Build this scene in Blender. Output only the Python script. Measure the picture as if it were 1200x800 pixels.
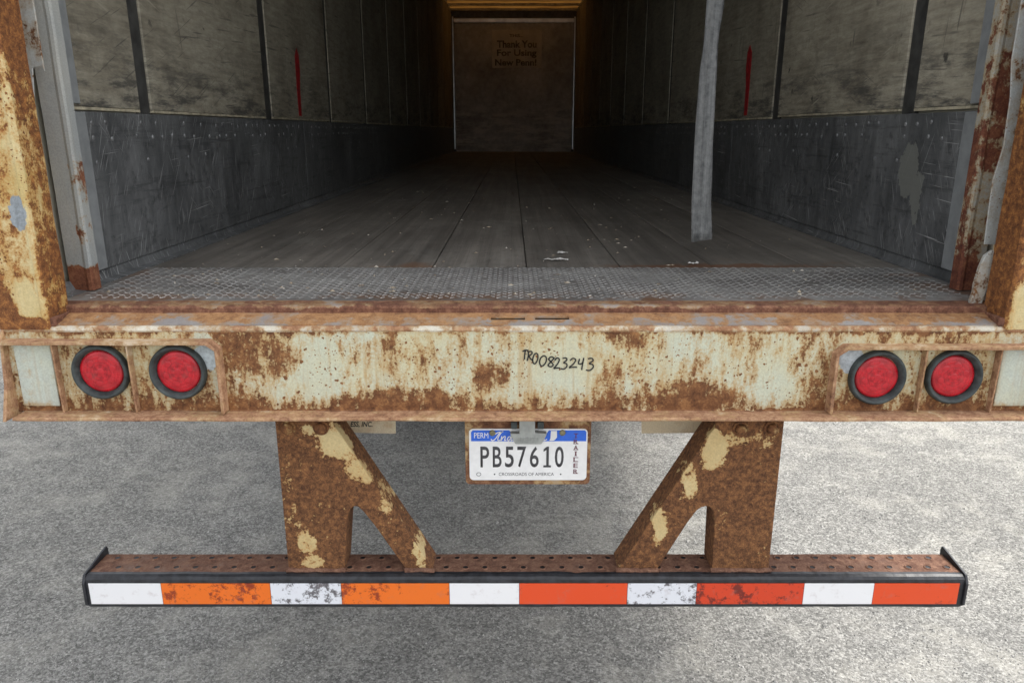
import bpy, bmesh, math, random
from mathutils import Vector, Matrix, noise as mnoise
R = math.radians
rng = random.Random(7)
sc = bpy.context.scene
for o in list(bpy.data.objects):
    bpy.data.objects.remove(o)
COL = sc.collection

# ------------------------------------------------------------------ camera, sky, sun, exposure
cam_d = bpy.data.cameras.new('camera')
cam = bpy.data.objects.new('camera', cam_d); COL.objects.link(cam)
cam.location = (-0.037, 0.0, 1.72)
cam.rotation_euler = (R(90 - 15.76), 0, 0)
cam_d.sensor_width = 36.0; cam_d.lens = 36.0 * 875 / 1200
cam_d.clip_start = 0.02; cam_d.clip_end = 4000
sc.camera = cam
SUN_EL, SUN_AZ = 56.0, 74.0          # azimuth in degrees from +Y (away from the viewer) towards +X (right)
w = bpy.data.worlds.new('World'); sc.world = w; w.use_nodes = True
wn = w.node_tree.nodes; wl = w.node_tree.links; wn.clear()
sky = wn.new('ShaderNodeTexSky'); sky.sky_type = 'NISHITA'; sky.sun_disc = False
sky.sun_elevation = R(SUN_EL); sky.sun_rotation = R(SUN_AZ)
sky.air_density = 1.0; sky.dust_density = 3.0; sky.ozone_density = 1.0
hs = wn.new('ShaderNodeHueSaturation'); hs.inputs['Saturation'].default_value = 0.16   # thin white cloud over the blue
bg = wn.new('ShaderNodeBackground'); bg.inputs['Strength'].default_value = 0.15
wo = wn.new('ShaderNodeOutputWorld')
wl.new(sky.outputs[0], hs.inputs['Color']); wl.new(hs.outputs[0], bg.inputs['Color']); wl.new(bg.outputs[0], wo.inputs[0])
sun_d = bpy.data.lights.new('sun', 'SUN'); sun_d.energy = 0.68; sun_d.angle = R(9.0); sun_d.color = (1.0, 0.95, 0.87)
sun = bpy.data.objects.new('sun', sun_d); COL.objects.link(sun)
e, a = R(SUN_EL), R(SUN_AZ)
to_sun = Vector((math.cos(e) * math.sin(a), math.cos(e) * math.cos(a), math.sin(e)))
sun.rotation_euler = to_sun.to_track_quat('Z', 'Y').to_euler()
vs = sc.view_settings
vs.view_transform = 'Standard'; vs.look = 'None'; vs.gamma = 1.0; vs.exposure = 1.50; vs.use_curve_mapping = False
sc.render.engine = 'CYCLES'
sc.cycles.max_bounces = 10; sc.cycles.diffuse_bounces = 7; sc.cycles.glossy_bounces = 4
sc.cycles.use_denoising = True

# ------------------------------------------------------------------ node helpers
class G:
    """small wrapper for building one material's node graph"""
    def __init__(s, name):
        s.m = bpy.data.materials.new(name); s.m.use_nodes = True
        s.t = s.m.node_tree; s.t.nodes.clear()
        s.out = s.t.nodes.new('ShaderNodeOutputMaterial')
        s.geo = s.t.nodes.new('ShaderNodeNewGeometry')
        s.P = s.geo.outputs['Position']
        s._xyz = None
    def n(s, typ, ins=None, **kw):
        nd = s.t.nodes.new(typ)
        for k, v in kw.items(): setattr(nd, k, v)
        for k, v in (ins or {}).items(): s.set(nd.inputs[k], v)
        return nd
    def set(s, inp, v):
        if isinstance(v, bpy.types.NodeSocket): s.t.links.new(v, inp)
        elif isinstance(v, (tuple, list)) and len(v) == 3 and inp.type == 'RGBA': inp.default_value = (*v, 1)
        else: inp.default_value = v
    def xyz(s):
        if s._xyz is None:
            q = s.n('ShaderNodeSeparateXYZ', {0: s.P}); s._xyz = q.outputs
        return s._xyz
    def vec(s, sx=1, sy=1, sz=1, off=(0, 0, 0), rot=(0, 0, 0), src=None):
        m = s.n('ShaderNodeMapping', {'Vector': src or s.P, 'Scale': (sx, sy, sz), 'Location': off, 'Rotation': rot}, vector_type='POINT')
        return m.outputs[0]
    def vecr(s, sy, sz, ang, off=(0, 0, 0)):
        m = s.n('ShaderNodeMapping', {'Vector': s.P, 'Scale': (1, 1 / sy, 1 / sz), 'Location': off, 'Rotation': (R(ang), 0, 0)}, vector_type='TEXTURE')
        return m.outputs[0]
    def noise(s, vec=None, scale=5, detail=4, rough=.55, dist=0.0, color=False):
        q = s.n('ShaderNodeTexNoise', {'Vector': vec or s.P, 'Scale': scale, 'Detail': detail, 'Roughness': rough, 'Distortion': dist})
        return q.outputs['Color' if color else 'Fac']
    def voro(s, vec=None, scale=5, feature='F1', out='Distance', rand=1.0):
        q = s.n('ShaderNodeTexVoronoi', {'Vector': vec or s.P, 'Scale': scale, 'Randomness': rand}, feature=feature)
        return q.outputs[out]
    def math(s, op, x, y=0.0, clamp=False):
        q = s.n('ShaderNodeMath', {0: x, 1: y}, operation=op, use_clamp=clamp); return q.outputs[0]
    def add(s, x, y): return s.math('ADD', x, y)
    def sub(s, x, y): return s.math('SUBTRACT', x, y)
    def mul(s, x, y): return s.math('MULTIPLY', x, y)
    def mx(s, x, y): return s.math('MAXIMUM', x, y)
    def sm(s, x, lo, hi, a=0.0, b=1.0):
        q = s.n('ShaderNodeMapRange', {0: x, 1: lo, 2: hi, 3: a, 4: b}, interpolation_type='SMOOTHSTEP', clamp=True) if lo < hi else \
            s.n('ShaderNodeMapRange', {0: x, 1: hi, 2: lo, 3: b, 4: a}, interpolation_type='SMOOTHSTEP', clamp=True)
        return q.outputs[0]
    def mix(s, f, x, y):
        q = s.n('ShaderNodeMix', {0: f, 6: x, 7: y}, data_type='RGBA', clamp_factor=True); return q.outputs[2]
    def mulc(s, x, y):
        q = s.n('ShaderNodeMix', {0: 1.0, 6: x, 7: y}, data_type='RGBA', blend_type='MULTIPLY'); return q.outputs[2]
    def grey(s, v):
        q = s.n('ShaderNodeCombineColor', {0: v, 1: v, 2: v}); return q.outputs[0]
    def ramp(s, f, stops):
        q = s.n('ShaderNodeValToRGB', {0: f}); cr = q.color_ramp
        cr.elements[0].position, cr.elements[0].color = stops[0][0], (*stops[0][1], 1)
        cr.elements[1].position, cr.elements[1].color = stops[1][0], (*stops[1][1], 1)
        for p_, c_ in stops[2:]:
            el = cr.elements.new(p_); el.color = (*c_, 1)
        return q.outputs[0]
    def blob(s, p, c, r, amt, warp=None):
        """soft-edged ellipsoidal patch of wear round the point c"""
        d = s.n('ShaderNodeVectorMath', {0: p, 1: c}, operation='SUBTRACT').outputs[0]
        d = s.n('ShaderNodeVectorMath', {0: d, 1: tuple(1 / q for q in r)}, operation='MULTIPLY').outputs[0]
        l = s.n('ShaderNodeVectorMath', {0: d}, operation='LENGTH').outputs['Value']
        return s.sm(l, 1.15, 0.55, 0.0, amt)
    def warped(s, scale=14, amt=.05):
        c = s.noise(s.P, scale, 5, .65, color=True)
        c = s.n('ShaderNodeVectorMath', {0: c, 1: (.5, .5, .5)}, operation='SUBTRACT').outputs[0]
        c = s.n('ShaderNodeVectorMath', {0: c, 'Scale': amt}, operation='SCALE').outputs[0]
        return s.n('ShaderNodeVectorMath', {0: s.P, 1: c}, operation='ADD').outputs[0]
    def bump(s, h, strength=.5, dist=.005, normal=None):
        ins = {'Strength': strength, 'Distance': dist, 'Height': h}
        if normal: ins['Normal'] = normal
        return s.n('ShaderNodeBump', ins).outputs[0]
    def pbr(s, col, rough=.6, metal=0.0, normal=None, **kw):
        b = s.n('ShaderNodeBsdfPrincipled')
        s.set(b.inputs['Base Color'], col); s.set(b.inputs['Roughness'], rough); s.set(b.inputs['Metallic'], metal)
        if normal: s.set(b.inputs['Normal'], normal)
        for k, v in kw.items(): s.set(b.inputs[k.replace('_', ' ')], v)
        s.t.links.new(b.outputs[0], s.out.inputs[0]); return s.m

def plain(name, col, rough=.5, metal=0.0, var=.12, scale=30, bump=.0):
    g = G(name)
    n = g.noise(g.P, scale, 5, .6)
    c = g.mulc(col, g.grey(g.sm(n, .25, .75, 1 - var, 1 + var)))
    nb = g.bump(n, bump, .002) if bump else None
    return g.pbr(c, rough, metal, nb)

def rust_colour(g, dark=(.055, .024, .013), mid=(.15, .062, .026), lite=(.30, .145, .055), sc_=1.0):
    a_ = g.noise(g.P, 42 * sc_, 7, .68, .3)
    b_ = g.noise(g.P, 210 * sc_, 3, .6)
    f = g.add(g.mul(a_, .7), g.mul(b_, .3))
    return g.ramp(f, [(.33, dark), (.66, lite), (.49, mid)]), f

def rusty(name, pa, pb, thr=.55, scale=7.0, zs=.6, zs2=None, soft=.03, stain=(.42, .25, .08), stain_w=.12, stain_amt=.75,
          blobs=(), zband=(), xband=(), spots=.0, streak=.25, patches=(), warp=(14, .05), rust=None, rough=.62, chip=.5, spec=.35, w=(.50, .34, .16)):
    """old paint breaking through to rust"""
    g = G(name)
    pw = g.warped(*warp)
    n1 = g.noise(g.vec(1, 1, zs), scale, 3, .5, .4)
    n2 = g.noise(g.vec(1, 1, zs2 or (1 + zs) / 2), scale * 4.5, 7, .62, .2)
    n3 = g.noise(g.P, 170, 4, .65)
    v = g.add(g.add(g.mul(n1, w[0]), g.mul(n2, w[1])), g.mul(n3, w[2]))
    for (c, r, amt) in blobs: v = g.add(v, g.blob(pw, c, r, amt))
    X, Y, Z = g.n('ShaderNodeSeparateXYZ', {0: pw}).outputs
    for (lo, hi, amt) in zband: v = g.add(v, g.sm(Z, lo, hi, 0.0, amt))
    for (lo, hi, amt) in xband: v = g.add(v, g.sm(g.math('ABSOLUTE', X), lo, hi, 0.0, amt))
    if spots:
        for (fq, lo_, hi_, r0) in ((38, .47, .58, .36), (66, .45, .57, .38), (115, .43, .56, .38)):
            d = g.voro(g.warped(60, .016), fq)
            keep = g.sm(g.noise(g.vec(1, 1, .6, off=(fq, 0, 0)), 8, 4, .65), lo_, hi_)
            sp = g.mul(g.sm(d, r0, .06), keep)
            v = g.mx(v, g.mul(sp, thr + spots * 3.5))
    mask = g.sm(v, thr - soft, thr + soft)
    st = g.mul(g.sm(v, thr - stain_w, thr + .01), stain_amt)
    pl = g.noise(g.P, 5, 4, .6)
    paint = g.mix(g.sm(pl, .35, .65), pa, pb)
    if streak:
        sk = g.noise(g.vec(45, 45, 2.2), 1.0, 4, .6, .2)
        paint = g.mix(g.mul(g.sm(sk, .5, .72), streak), paint, stain)
    fine = g.noise(g.P, 260, 2, .5)
    paint = g.mulc(paint, g.grey(g.sm(fine, .2, .8, .86, 1.08)))
    for (c_, r_, col_) in patches:
        bl = g.add(g.blob(g.warped(60, .03), c_, r_, 1.0), g.mul(g.sub(g.noise(g.P, 90, 6, .7), .5), .9))
        k_ = g.sm(bl, .42, .58); k2_ = g.sm(bl, .58, .42)
        paint = g.mix(k_, paint, g.mulc(col_, g.grey(g.sm(g.noise(g.P, 75, 5, .7), .3, .7, .65, 1.2))))
        mask = g.mul(mask, k2_); st = g.mul(st, k2_)
    rc, rf = rust_colour(g, **(rust or {}))
    col = g.mix(mask, g.mix(st, paint, stain), rc)
    h = g.add(g.mul(mask, g.sub(g.mul(rf, 1.2), .75)), g.mul(fine, .12))
    nb = g.bump(h, chip, .006)
    return g.pbr(col, g.sm(mask, 0, 1, rough, .9), 0.0, nb, Specular_IOR_Level=spec)

# ------------------------------------------------------------------ materials
CREAM, PALE = (.58, .54, .36), (.55, .575, .46)
M = {}
M['beam'] = rusty('beam_paint', CREAM, PALE, thr=.585, scale=13, zs=.30, zs2=.34, soft=.035, stain_w=.14, stain=(.45, .275, .10), stain_amt=.85, spots=.11, streak=.55, w=(.26, .46, .28),
    rust=dict(dark=(.070, .028, .014), mid=(.175, .075, .032), lite=(.36, .175, .070)),
    zband=[(1.105, 1.048, .10), (1.240, 1.256, .10), (1.050, 1.044, .3)], xband=[(.62, .74, .07), (.80, .86, -.03)],
    blobs=[((-.30, 1.755, 1.072), (.17, .3, .035), .09), ((.40, 1.755, 1.085), (.15, .3, .045), .115), ((-.36, 1.755, 1.19), (.07, .3, .05), .07),
           ((-.09, 1.755, 1.13), (.06, .3, .045), .09), ((.21, 1.755, 1.13), (.035, .3, .07), .09), ((.235, 1.755, 1.23), (.05, .3, .03), .10),
           ((.08, 1.755, 1.16), (.11, .3, .06), -.09), ((-.50, 1.755, 1.15), (.05, .3, .09), -.10), ((-.55, 1.755, 1.12), (.05, .3, .05), -.06),
           ((-.66, 1.755, 1.2), (.09, .3, .08), .06), ((.60, 1.755, 1.12), (.05, .3, .09), -.06),
           ((-.79, 1.755, 1.21), (.03, .3, .05), -.2), ((.80, 1.755, 1.2), (.035, .3, .05), -.2)],
    patches=[((-.785, 1.755, 1.188), (.036, .3, .042), (.48, .54, .56)), ((.795, 1.755, 1.180), (.034, .3, .042), (.48, .52, .55))])
M['beam_edge'] = rusty('worn_beam_edge', (.66, .62, .52), (.50, .45, .38), thr=.52, scale=11, zs=1, soft=.05, stain_w=.1, streak=0,
    rust=dict(dark=(.16, .075, .04), mid=(.33, .17, .09), lite=(.52, .31, .18)))
M['lip'] = rusty('rusted_lip', (.62, .50, .36), (.56, .44, .32), thr=.455, scale=10, zs=1, soft=.08, stain_w=.1, streak=0,
    rust=dict(dark=(.13, .058, .034), mid=(.34, .185, .105), lite=(.56, .36, .22)))
M['ledge'] = rusty('worn_steel_ledge', (.30, .28, .275), (.37, .35, .34), thr=.575, scale=8, zs=1, soft=.08, stain_w=.14, streak=0, stain=(.40, .24, .11), zband=[(1.266, 1.2715, .13)],
    rust=dict(dark=(.16, .075, .04), mid=(.36, .185, .08), lite=(.52, .30, .14)), rough=.5, spec=.5)
M['sillrust'] = rusty('rusted_threshold', (.36, .32, .29), (.30, .26, .24), thr=.48, zband=[(1.2945, 1.289, .2)], scale=9, zs=1, soft=.1, stain_w=.1, streak=0,
    rust=dict(dark=(.075, .033, .022), mid=(.18, .08, .05), lite=(.34, .18, .11)))
M['post'] = rusty('rusted_post_paint', (.54, .41, .17), (.62, .52, .29), thr=.515, scale=8, zs=.5, soft=.035, stain_w=.12, stain=(.46, .235, .055), streak=.45, stain_amt=.85, spots=.09, w=(.30, .44, .26),
    rust=dict(dark=(.060, .022, .012), mid=(.19, .075, .027), lite=(.46, .20, .06), sc_=1.5),
    xband=[(1.178, 1.155, .055)],
    blobs=[((-1.167, 1.75, 1.7), (.012, .02, .75), -.085), ((1.167, 1.75, 1.7), (.012, .02, .75), -.06), ((-1.205, 1.755, 1.325), (.035, .3, .06), -.2), ((-1.26, 1.755, 1.29), (.04, .3, .05), .2), ((-1.20, 1.755, 1.27), (.05, .3, .02), .2),
           ((1.20, 1.755, 1.31), (.04, .3, .08), -.17), ((-1.20, 1.755, 1.95), (.06, .3, .2), .05), ((1.16, 1.8, 1.5), (.02, .1, .3), .08)],
    patches=[((-1.186, 1.752, 1.535), (.024, .3, .048), (.27, .30, .325))])
M['leg'] = rusty('guard_leg_rust', (.60, .48, .25), (.54, .40, .19), thr=.40, scale=12, zs=1, soft=.016, stain_w=.085, stain=(.44, .21, .06), streak=0, chip=.9, w=(.28, .40, .32), warp=(20, .08),
    rust=dict(dark=(.045, .019, .011), mid=(.150, .066, .029), lite=(.37, .170, .066), sc_=2.3),
    blobs=[((-.475, 1.76, .945), (.075, .055, .05), -.19), ((-.425, 1.76, .87), (.055, .055, .055), -.17), ((-.585, 1.76, .66), (.030, .055, .05), -.18), ((-.575, 1.76, .60), (.055, .055, .030), -.17),
           ((-.285, 1.78, .64), (.022, .1, .07), -.19), ((-.37, 1.79, .80), (.025, .1, .07), -.12), ((-.565, 1.76, .985), (.025, .055, .025), -.17), ((.49, 1.76, .925), (.040, .055, .06), -.22), ((.53, 1.76, .965), (.08, .055, .030), -.13),
           ((.425, 1.77, .84), (.028, .1, .06), -.16), ((.35, 1.77, .71), (.026, .1, .06), -.19), ((.62, 1.76, .96), (.04, .055, .05), -.07), ((-.50, 1.76, .985), (.05, .055, .03), -.13), ((-.62, 1.76, .80), (.02, .055, .15), -.05)])
M['bar'] = rusty('bumper_bar_rust', (.20, .16, .13), (.16, .13, .12), thr=.40, scale=7, zs=1, soft=.12, stain_w=.1, stain=(.2, .1, .06), streak=0,
    rust=dict(dark=(.075, .034, .024), mid=(.17, .085, .055), lite=(.30, .17, .11)))
M['black'] = plain('black_bumper_paint', (.020, .021, .025), .42, 0, .6, 45, .4)
M['track'] = rusty('door_track_grey', (.34, .36, .36), (.40, .41, .39), thr=.68, scale=9, zs=.4, soft=.03, stain_w=.06, stain=(.34, .26, .15), streak=.12,
    zband=[(1.385, 1.345, .45)], rust=dict(dark=(.09, .03, .018), mid=(.20, .075, .04), lite=(.32, .15, .08)),
    blobs=[((-1.19, 2.0, 1.60), (.018, .2, .08), .17), ((-1.19, 2.0, 1.46), (.016, .2, .06), .15)])
M['track_rust'] = rusty('door_track_peeling', (.40, .39, .34), (.36, .37, .36), thr=.515, scale=10, zs=.5, soft=.025, stain_w=.09, stain=(.36, .26, .12), streak=.1,
    zband=[(1.40, 1.34, .3)], rust=dict(dark=(.07, .024, .016), mid=(.15, .05, .03), lite=(.28, .12, .06)))
M['guard'] = rusty('pale_track_guard', (.52, .54, .52), (.46, .48, .47), thr=.57, scale=11, zs=.6, soft=.03, stain_w=.12, stain=(.36, .28, .19), streak=.25, spots=.05)
M['trim'] = plain('wall_end_trim', (.33, .35, .36), .5, .3, .15, 20)

def ply(name, base, dark, lite):
    g = G(name)
    rnd = g.n('ShaderNodeObjectInfo').outputs['Random']
    big = g.noise(g.P, 2.6, 6, .65)
    grain = g.noise(g.vec(1, 3, 26), 1.6, 6, .7, .15)
    fine = g.noise(g.vec(1, 14, 60), 1.2, 4, .7)
    c = g.ramp(g.add(g.mul(big, .55), g.mul(grain, .45)), [(.34, dark), (.64, lite), (.48, base)])
    c = g.mulc(c, g.grey(g.sm(fine, .2, .8, .78, 1.16)))
    Z = g.xyz()[2]
    low = g.sm(Z, 2.12, 1.80, .10, 1.0)
    sc0 = g.sm(g.noise(g.vec(1, 1.1, 6), 2.8, 9, .80), .46, .62)
    c = g.mix(g.mul(g.mul(sc0, low), .88), c, (.055, .055, .055))
    for i, (sy, sz, ang, lo_) in enumerate([(3, 70, 3, .64), (5, 90, -18, .66), (4, 110, 24, .67), (60, 4, 4, .67)]):
        q = g.mul(g.sm(g.noise(g.vecr(sy, sz, ang, (i * 5.1, i * 2.3, i)), 1.0, 2, .5), lo_, lo_ + .05), g.sm(g.noise(g.vec(1, 1, 1, off=(i * 9, 0, 0)), 2.6, 3), .45, .6))
        c = g.mix(g.mul(q, .6), c, (.06, .06, .058) if i != 1 else lite)
    sp = g.mul(g.sm(g.voro(g.warped(30, .06), 9), .16, .05), g.sm(g.noise(g.P, 4, 3), .5, .6))
    c = g.mix(g.mul(sp, .85), c, (.03, .03, .03))
    gr = g.noise(g.P, 17, 9, .8)
    c = g.mix(g.mul(g.sm(gr, .52, .68), .6), c, dark)
    c = g.mulc(c, g.grey(g.sm(rnd, 0, 1, .86, 1.1)))
    return g.pbr(c, .62, 0, g.bump(g.add(grain, fine), .2, .002), Specular_IOR_Level=.3)
M['ply'] = ply('wall_plywood', (.325, .298, .232), (.17, .15, .115), (.46, .43, .345))

def kick():
    g = G('scuffed_kick_plate')
    n = g.add(g.mul(g.noise(g.vec(1, 1.6, 1), 2.2, 8, .72), .6), g.mul(g.noise(g.vec(1, 9, 1.2), 2.4, 6, .7), .4))
    c = g.ramp(n, [(.36, (.08, .085, .088)), (.66, (.26, .27, .275)), (.5, (.155, .162, .166))])
    d = g.noise(g.P, 19, 9, .78)
    c = g.mix(g.mul(g.sm(d, .50, .66), .65), c, (.05, .052, .055))
    hs = g.noise(g.vec(1, 1.2, 22), 2.0, 7, .74)
    c = g.mix(g.mul(g.sm(hs, .54, .64), .5), c, (.055, .057, .06))
    m = 0
    for i, (ang, sy, sz, lo) in enumerate([(64, 5, 230, .695), (52, 4, 260, .69), (-68, 5, 260, .71), (3, 3, 240, .69), (84, 5, 220, .70), (58, 9, 420, .68), (-40, 8, 420, .70)]):
        q = g.noise(g.vecr(sy, sz, ang, (i * 7.3, i * 3.1, i * 1.7)), 1.0, 1.5, .5)
        q = g.sm(q, lo, lo + .03)
        q = g.mul(q, g.sm(g.noise(g.vec(1, 1, 1, off=(i * 11, 0, 0)), 3.2, 2, .5), .47, .6))
        m = q if i == 0 else g.mx(m, q)
    c = g.mix(g.mul(m, .8), c, (.60, .61, .61))
    pk = g.mul(g.sm(g.voro(g.warped(50, .03), 9), .07, .035), g.sm(g.noise(g.P, 2.5), .5, .6))
    c = g.mix(pk, c, (.55, .55, .53))
    X, Y, Z = g.xyz()
    pw = g.warped(9, .16)
    st = g.mx(g.blob(pw, (1.243, 2.46, 1.60), (.3, .055, .10), 1.0), g.blob(pw, (1.243, 2.40, 1.52), (.3, .035, .09), 1.0))
    c = g.mix(g.mul(g.sm(st, .3, .45), .7), c, (.30, .31, .28))
    return g.pbr(c, g.sm(n, .3, .7, .42, .62), .25, g.bump(g.add(n, g.mul(m, .5)), .35, .003), Specular_IOR_Level=.5)
M['kick'] = kick()
M['stud'] = plain('dark_wall_stud', (.075, .075, .072), .55, .3, .4, 18, .2)
M['bow'] = plain('roof_bow_steel', (.42, .38, .31), .6, .1, .3, 10)
M['woodedge'] = plain('raw_panel_edge', (.42, .38, .28), .8, 0, .45, 22, .3)

def board():
    g = G('floor_board_wood')
    rnd = g.n('ShaderNodeObjectInfo').outputs['Random']
    o = g.n('ShaderNodeCombineXYZ', {0: g.mul(rnd, 9.0), 1: g.mul(rnd, 37.0), 2: 0.0}).outputs[0]
    p = g.n('ShaderNodeVectorMath', {0: g.P, 1: o}, operation='ADD').outputs[0]
    gr = g.noise(g.vec(28, .9, 1, src=p), 1.0, 6, .65, .4)
    big = g.noise(g.vec(2, 1, 1, src=p), 1.7, 4, .6)
    c = g.ramp(g.add(g.mul(gr, .55), g.mul(big, .45)), [(.34, (.10, .091, .081)), (.66, (.265, .242, .214)), (.5, (.175, .160, .142))])
    lam = g.math('FRACT', g.mul(g.xyz()[0], 26.0))
    c = g.mix(g.mul(g.sm(lam, .92, .99), .35), c, (.06, .055, .05))
    d = g.noise(g.P, 26, 8, .75, .3)
    c = g.mix(g.mul(g.sm(d, .5, .68), .5), c, (.085, .078, .070))
    dust = g.noise(g.vec(1, .6, 1), 3.0, 6, .7, .5)
    c = g.mix(g.mul(g.sm(dust, .5, .72), .35), c, (.36, .35, .32))
    c = g.mix(g.mul(g.sm(g.noise(g.P, 4.5, 5, .6), .58, .68), g.sm(g.xyz()[1], 2.62, 2.40, 0.0, .6)), c, (.20, .10, .05))
    c = g.mix(g.mul(g.blob(g.warped(12, .2), (.62, 2.41, 1.295), (.40, .05, .2), 1.0), .7), c, (.20, .085, .035))
    c = g.mulc(c, g.grey(g.sm(rnd, 0, 1, .85, 1.15)))
    return g.pbr(c, .55, 0, g.bump(g.add(gr, d), .3, .003), Specular_IOR_Level=.4)
M['board'] = board()

def tread():
    g = G('worn_tread_plate')
    n = g.noise(g.vec(1, 1.3, 1), 3.0, 6, .65, .4)
    c = g.ramp(n, [(.36, (.19, .18, .17)), (.66, (.42, .415, .40)), (.5, (.30, .29, .28))])
    d = g.noise(g.P, 30, 7, .7)
    c = g.mix(g.mul(g.sm(d, .5, .7), .5), c, (.12, .105, .09))
    X, Y, Z = g.xyz()
    r_ = g.mul(g.sm(g.noise(g.P, 7, 6, .65), .46, .62), g.mx(g.sm(Y, 2.06, 1.90, 0.0, .9), g.sm(g.math('ABSOLUTE', X), .85, 1.15, 0.0, .6)))
    c = g.mix(r_, c, (.22, .115, .06))
    return g.pbr(c, .48, .35, g.bump(g.add(n, d), .3, .002), Specular_IOR_Level=.5)
M['tread'] = tread()
M['lug'] = plain('polished_tread_lug', (.46, .455, .45), .42, .4, .45, 7)

def front():
    g = G('front_wall_panel')
    n = g.noise(g.P, 1.4, 6, .65, .4); f = g.noise(g.P, 12, 7, .7)
    c = g.ramp(g.add(g.mul(n, .6), g.mul(f, .4)), [(.38, (.22, .215, .205)), (.64, (.54, .535, .52)), (.5, (.36, .355, .34))])
    Z = g.xyz()[2]
    band = g.mul(g.sm(g.noise(g.vec(1, 1, 5), 1.8, 6, .7), .45, .6), g.sm(Z, 2.5, 1.9, 0.0, .7))
    c = g.mix(band, c, (.62, .6, .54))
    return g.pbr(c, .6, .1, None)
M['front'] = front()
M['rivet'] = plain('worn_rivet_heads', (.22, .225, .23), .45, .3, .5, 25)
M['fronttrim'] = plain('front_corner_trim', (.80, .83, .85), .32, .95, .2, 5)

def skylight():
    g = G('amber_translucent_roof')
    n = g.noise(g.vec(1, 9, 1), 2.2, 5, .6, .3)
    c = g.ramp(n, [(.3, (.15, .088, .034)), (.7, (.44, .30, .14))])
    tr = g.n('ShaderNodeBsdfTranslucent', {'Color': c}); df = g.n('ShaderNodeBsdfDiffuse', {'Color': (.4, .25, .1, 1)})
    mx = g.n('ShaderNodeMixShader', {0: .25, 1: tr.outputs[0], 2: df.outputs[0]})
    g.t.links.new(mx.outputs[0], g.out.inputs[0]); return g.m
M['skylight'] = skylight()
M['alu'] = plain('trailer_aluminium', (.55, .56, .57), .45, .5, .12, 6)
M['skin'] = plain('cream_side_skin', (.62, .60, .50), .5, 0, .12, 5)
M['frame'] = plain('dark_underframe_steel', (.06, .055, .05), .75, 0, .4, 14, .3)
M['tyre'] = plain('tyre_rubber', (.028, .028, .03), .8, 0, .3, 30, .2)
M['rim'] = plain('wheel_steel', (.42, .42, .41), .5, .4, .25, 12)

def lens():
    g = G('red_lamp_lens')
    o = g.n('ShaderNodeTexCoord').outputs['Object']
    x, y, z = g.n('ShaderNodeSeparateXYZ', {0: o}).outputs
    an = g.math('ARCTAN2', z, x)
    rr = g.math('SQRT', g.add(g.mul(x, x), g.mul(z, z)))
    fac = g.math('COSINE', g.add(g.mul(an, 6.0), g.mul(g.sm(rr, .012, .034), 1.6)))
    ring = g.math('SINE', g.mul(rr, 700.0))
    hx = g.voro(o, 230, rand=.15)
    dirt = g.noise(g.P, 45, 7, .7)
    v = g.add(g.add(g.mul(fac, .10), g.mul(ring, .05)), g.add(g.mul(hx, .35), g.mul(g.noise(g.P, 25, 3), .35)))
    c = g.ramp(v, [(.12, (.27, .003, .010)), (.62, (.66, .018, .030))])
    c = g.mix(g.mul(g.sm(dirt, .52, .72), .35), c, (.30, .10, .08))
    return g.pbr(c, g.sm(dirt, .4, .7, .22, .55), 0, g.bump(g.add(g.mul(fac, .5), g.add(hx, g.mul(ring, .4))), .3, .001), Specular_IOR_Level=.5)
M['lens'] = lens()
M['diode'] = plain('lamp_diode', (.48, .012, .022), .35, 0, .15, 80)
M['rubber'] = plain('grommet_rubber', (.040, .050, .050), .6, 0, .6, 38, .3)
M['ink'] = plain('black_marker_ink', (.012, .012, .014), .5, 0, .1)  # lettering ink, also the painted shade in the grip holes
M['plate_white'] = plain('plate_white', (.80, .80, .80), .4, 0, .05, 60)
M['plate_blue'] = plain('plate_blue', (.03, .14, .68), .4, 0, .1, 60)
M['plate_dark'] = plain('plate_lettering', (.05, .05, .055), .45, 0, .1, 60)
M['plate_red'] = plain('plate_small_lettering', (.14, .03, .05), .45, 0, .1, 60)
M['lampgrey'] = plain('grey_lamp_housing', (.33, .345, .33), .55, 0, .15, 60, .1)
M['bracket'] = rusty('plate_bracket_rust', (.45, .36, .24), (.4, .3, .2), thr=.46, scale=12, zs=1, soft=.05, streak=0,
    rust=dict(dark=(.07, .03, .018), mid=(.16, .07, .038), lite=(.32, .17, .09)))
M['bolt'] = plain('olive_bolt', (.22, .20, .12), .6, .3, .4, 90, .3)
M['rustbolt'] = rusty('rusted_bolt_head', (.50, .40, .25), (.45, .36, .2), thr=.44, scale=16, zs=1, soft=.06, streak=0)
M['flap'] = rusty('cream_hanger_plate', (.74, .62, .43), (.78, .70, .52), thr=.70, scale=10, zs=1, soft=.04, stain=(.52, .33, .17), stain_w=.22, streak=.15)

M['patch'] = rusty('pale_patch_plate', (.56, .58, .46), (.52, .57, .52), thr=.66, scale=10, zs=.5, soft=.03, stain_w=.14, streak=.3, zband=[(1.075, 1.055, .12)])

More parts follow.
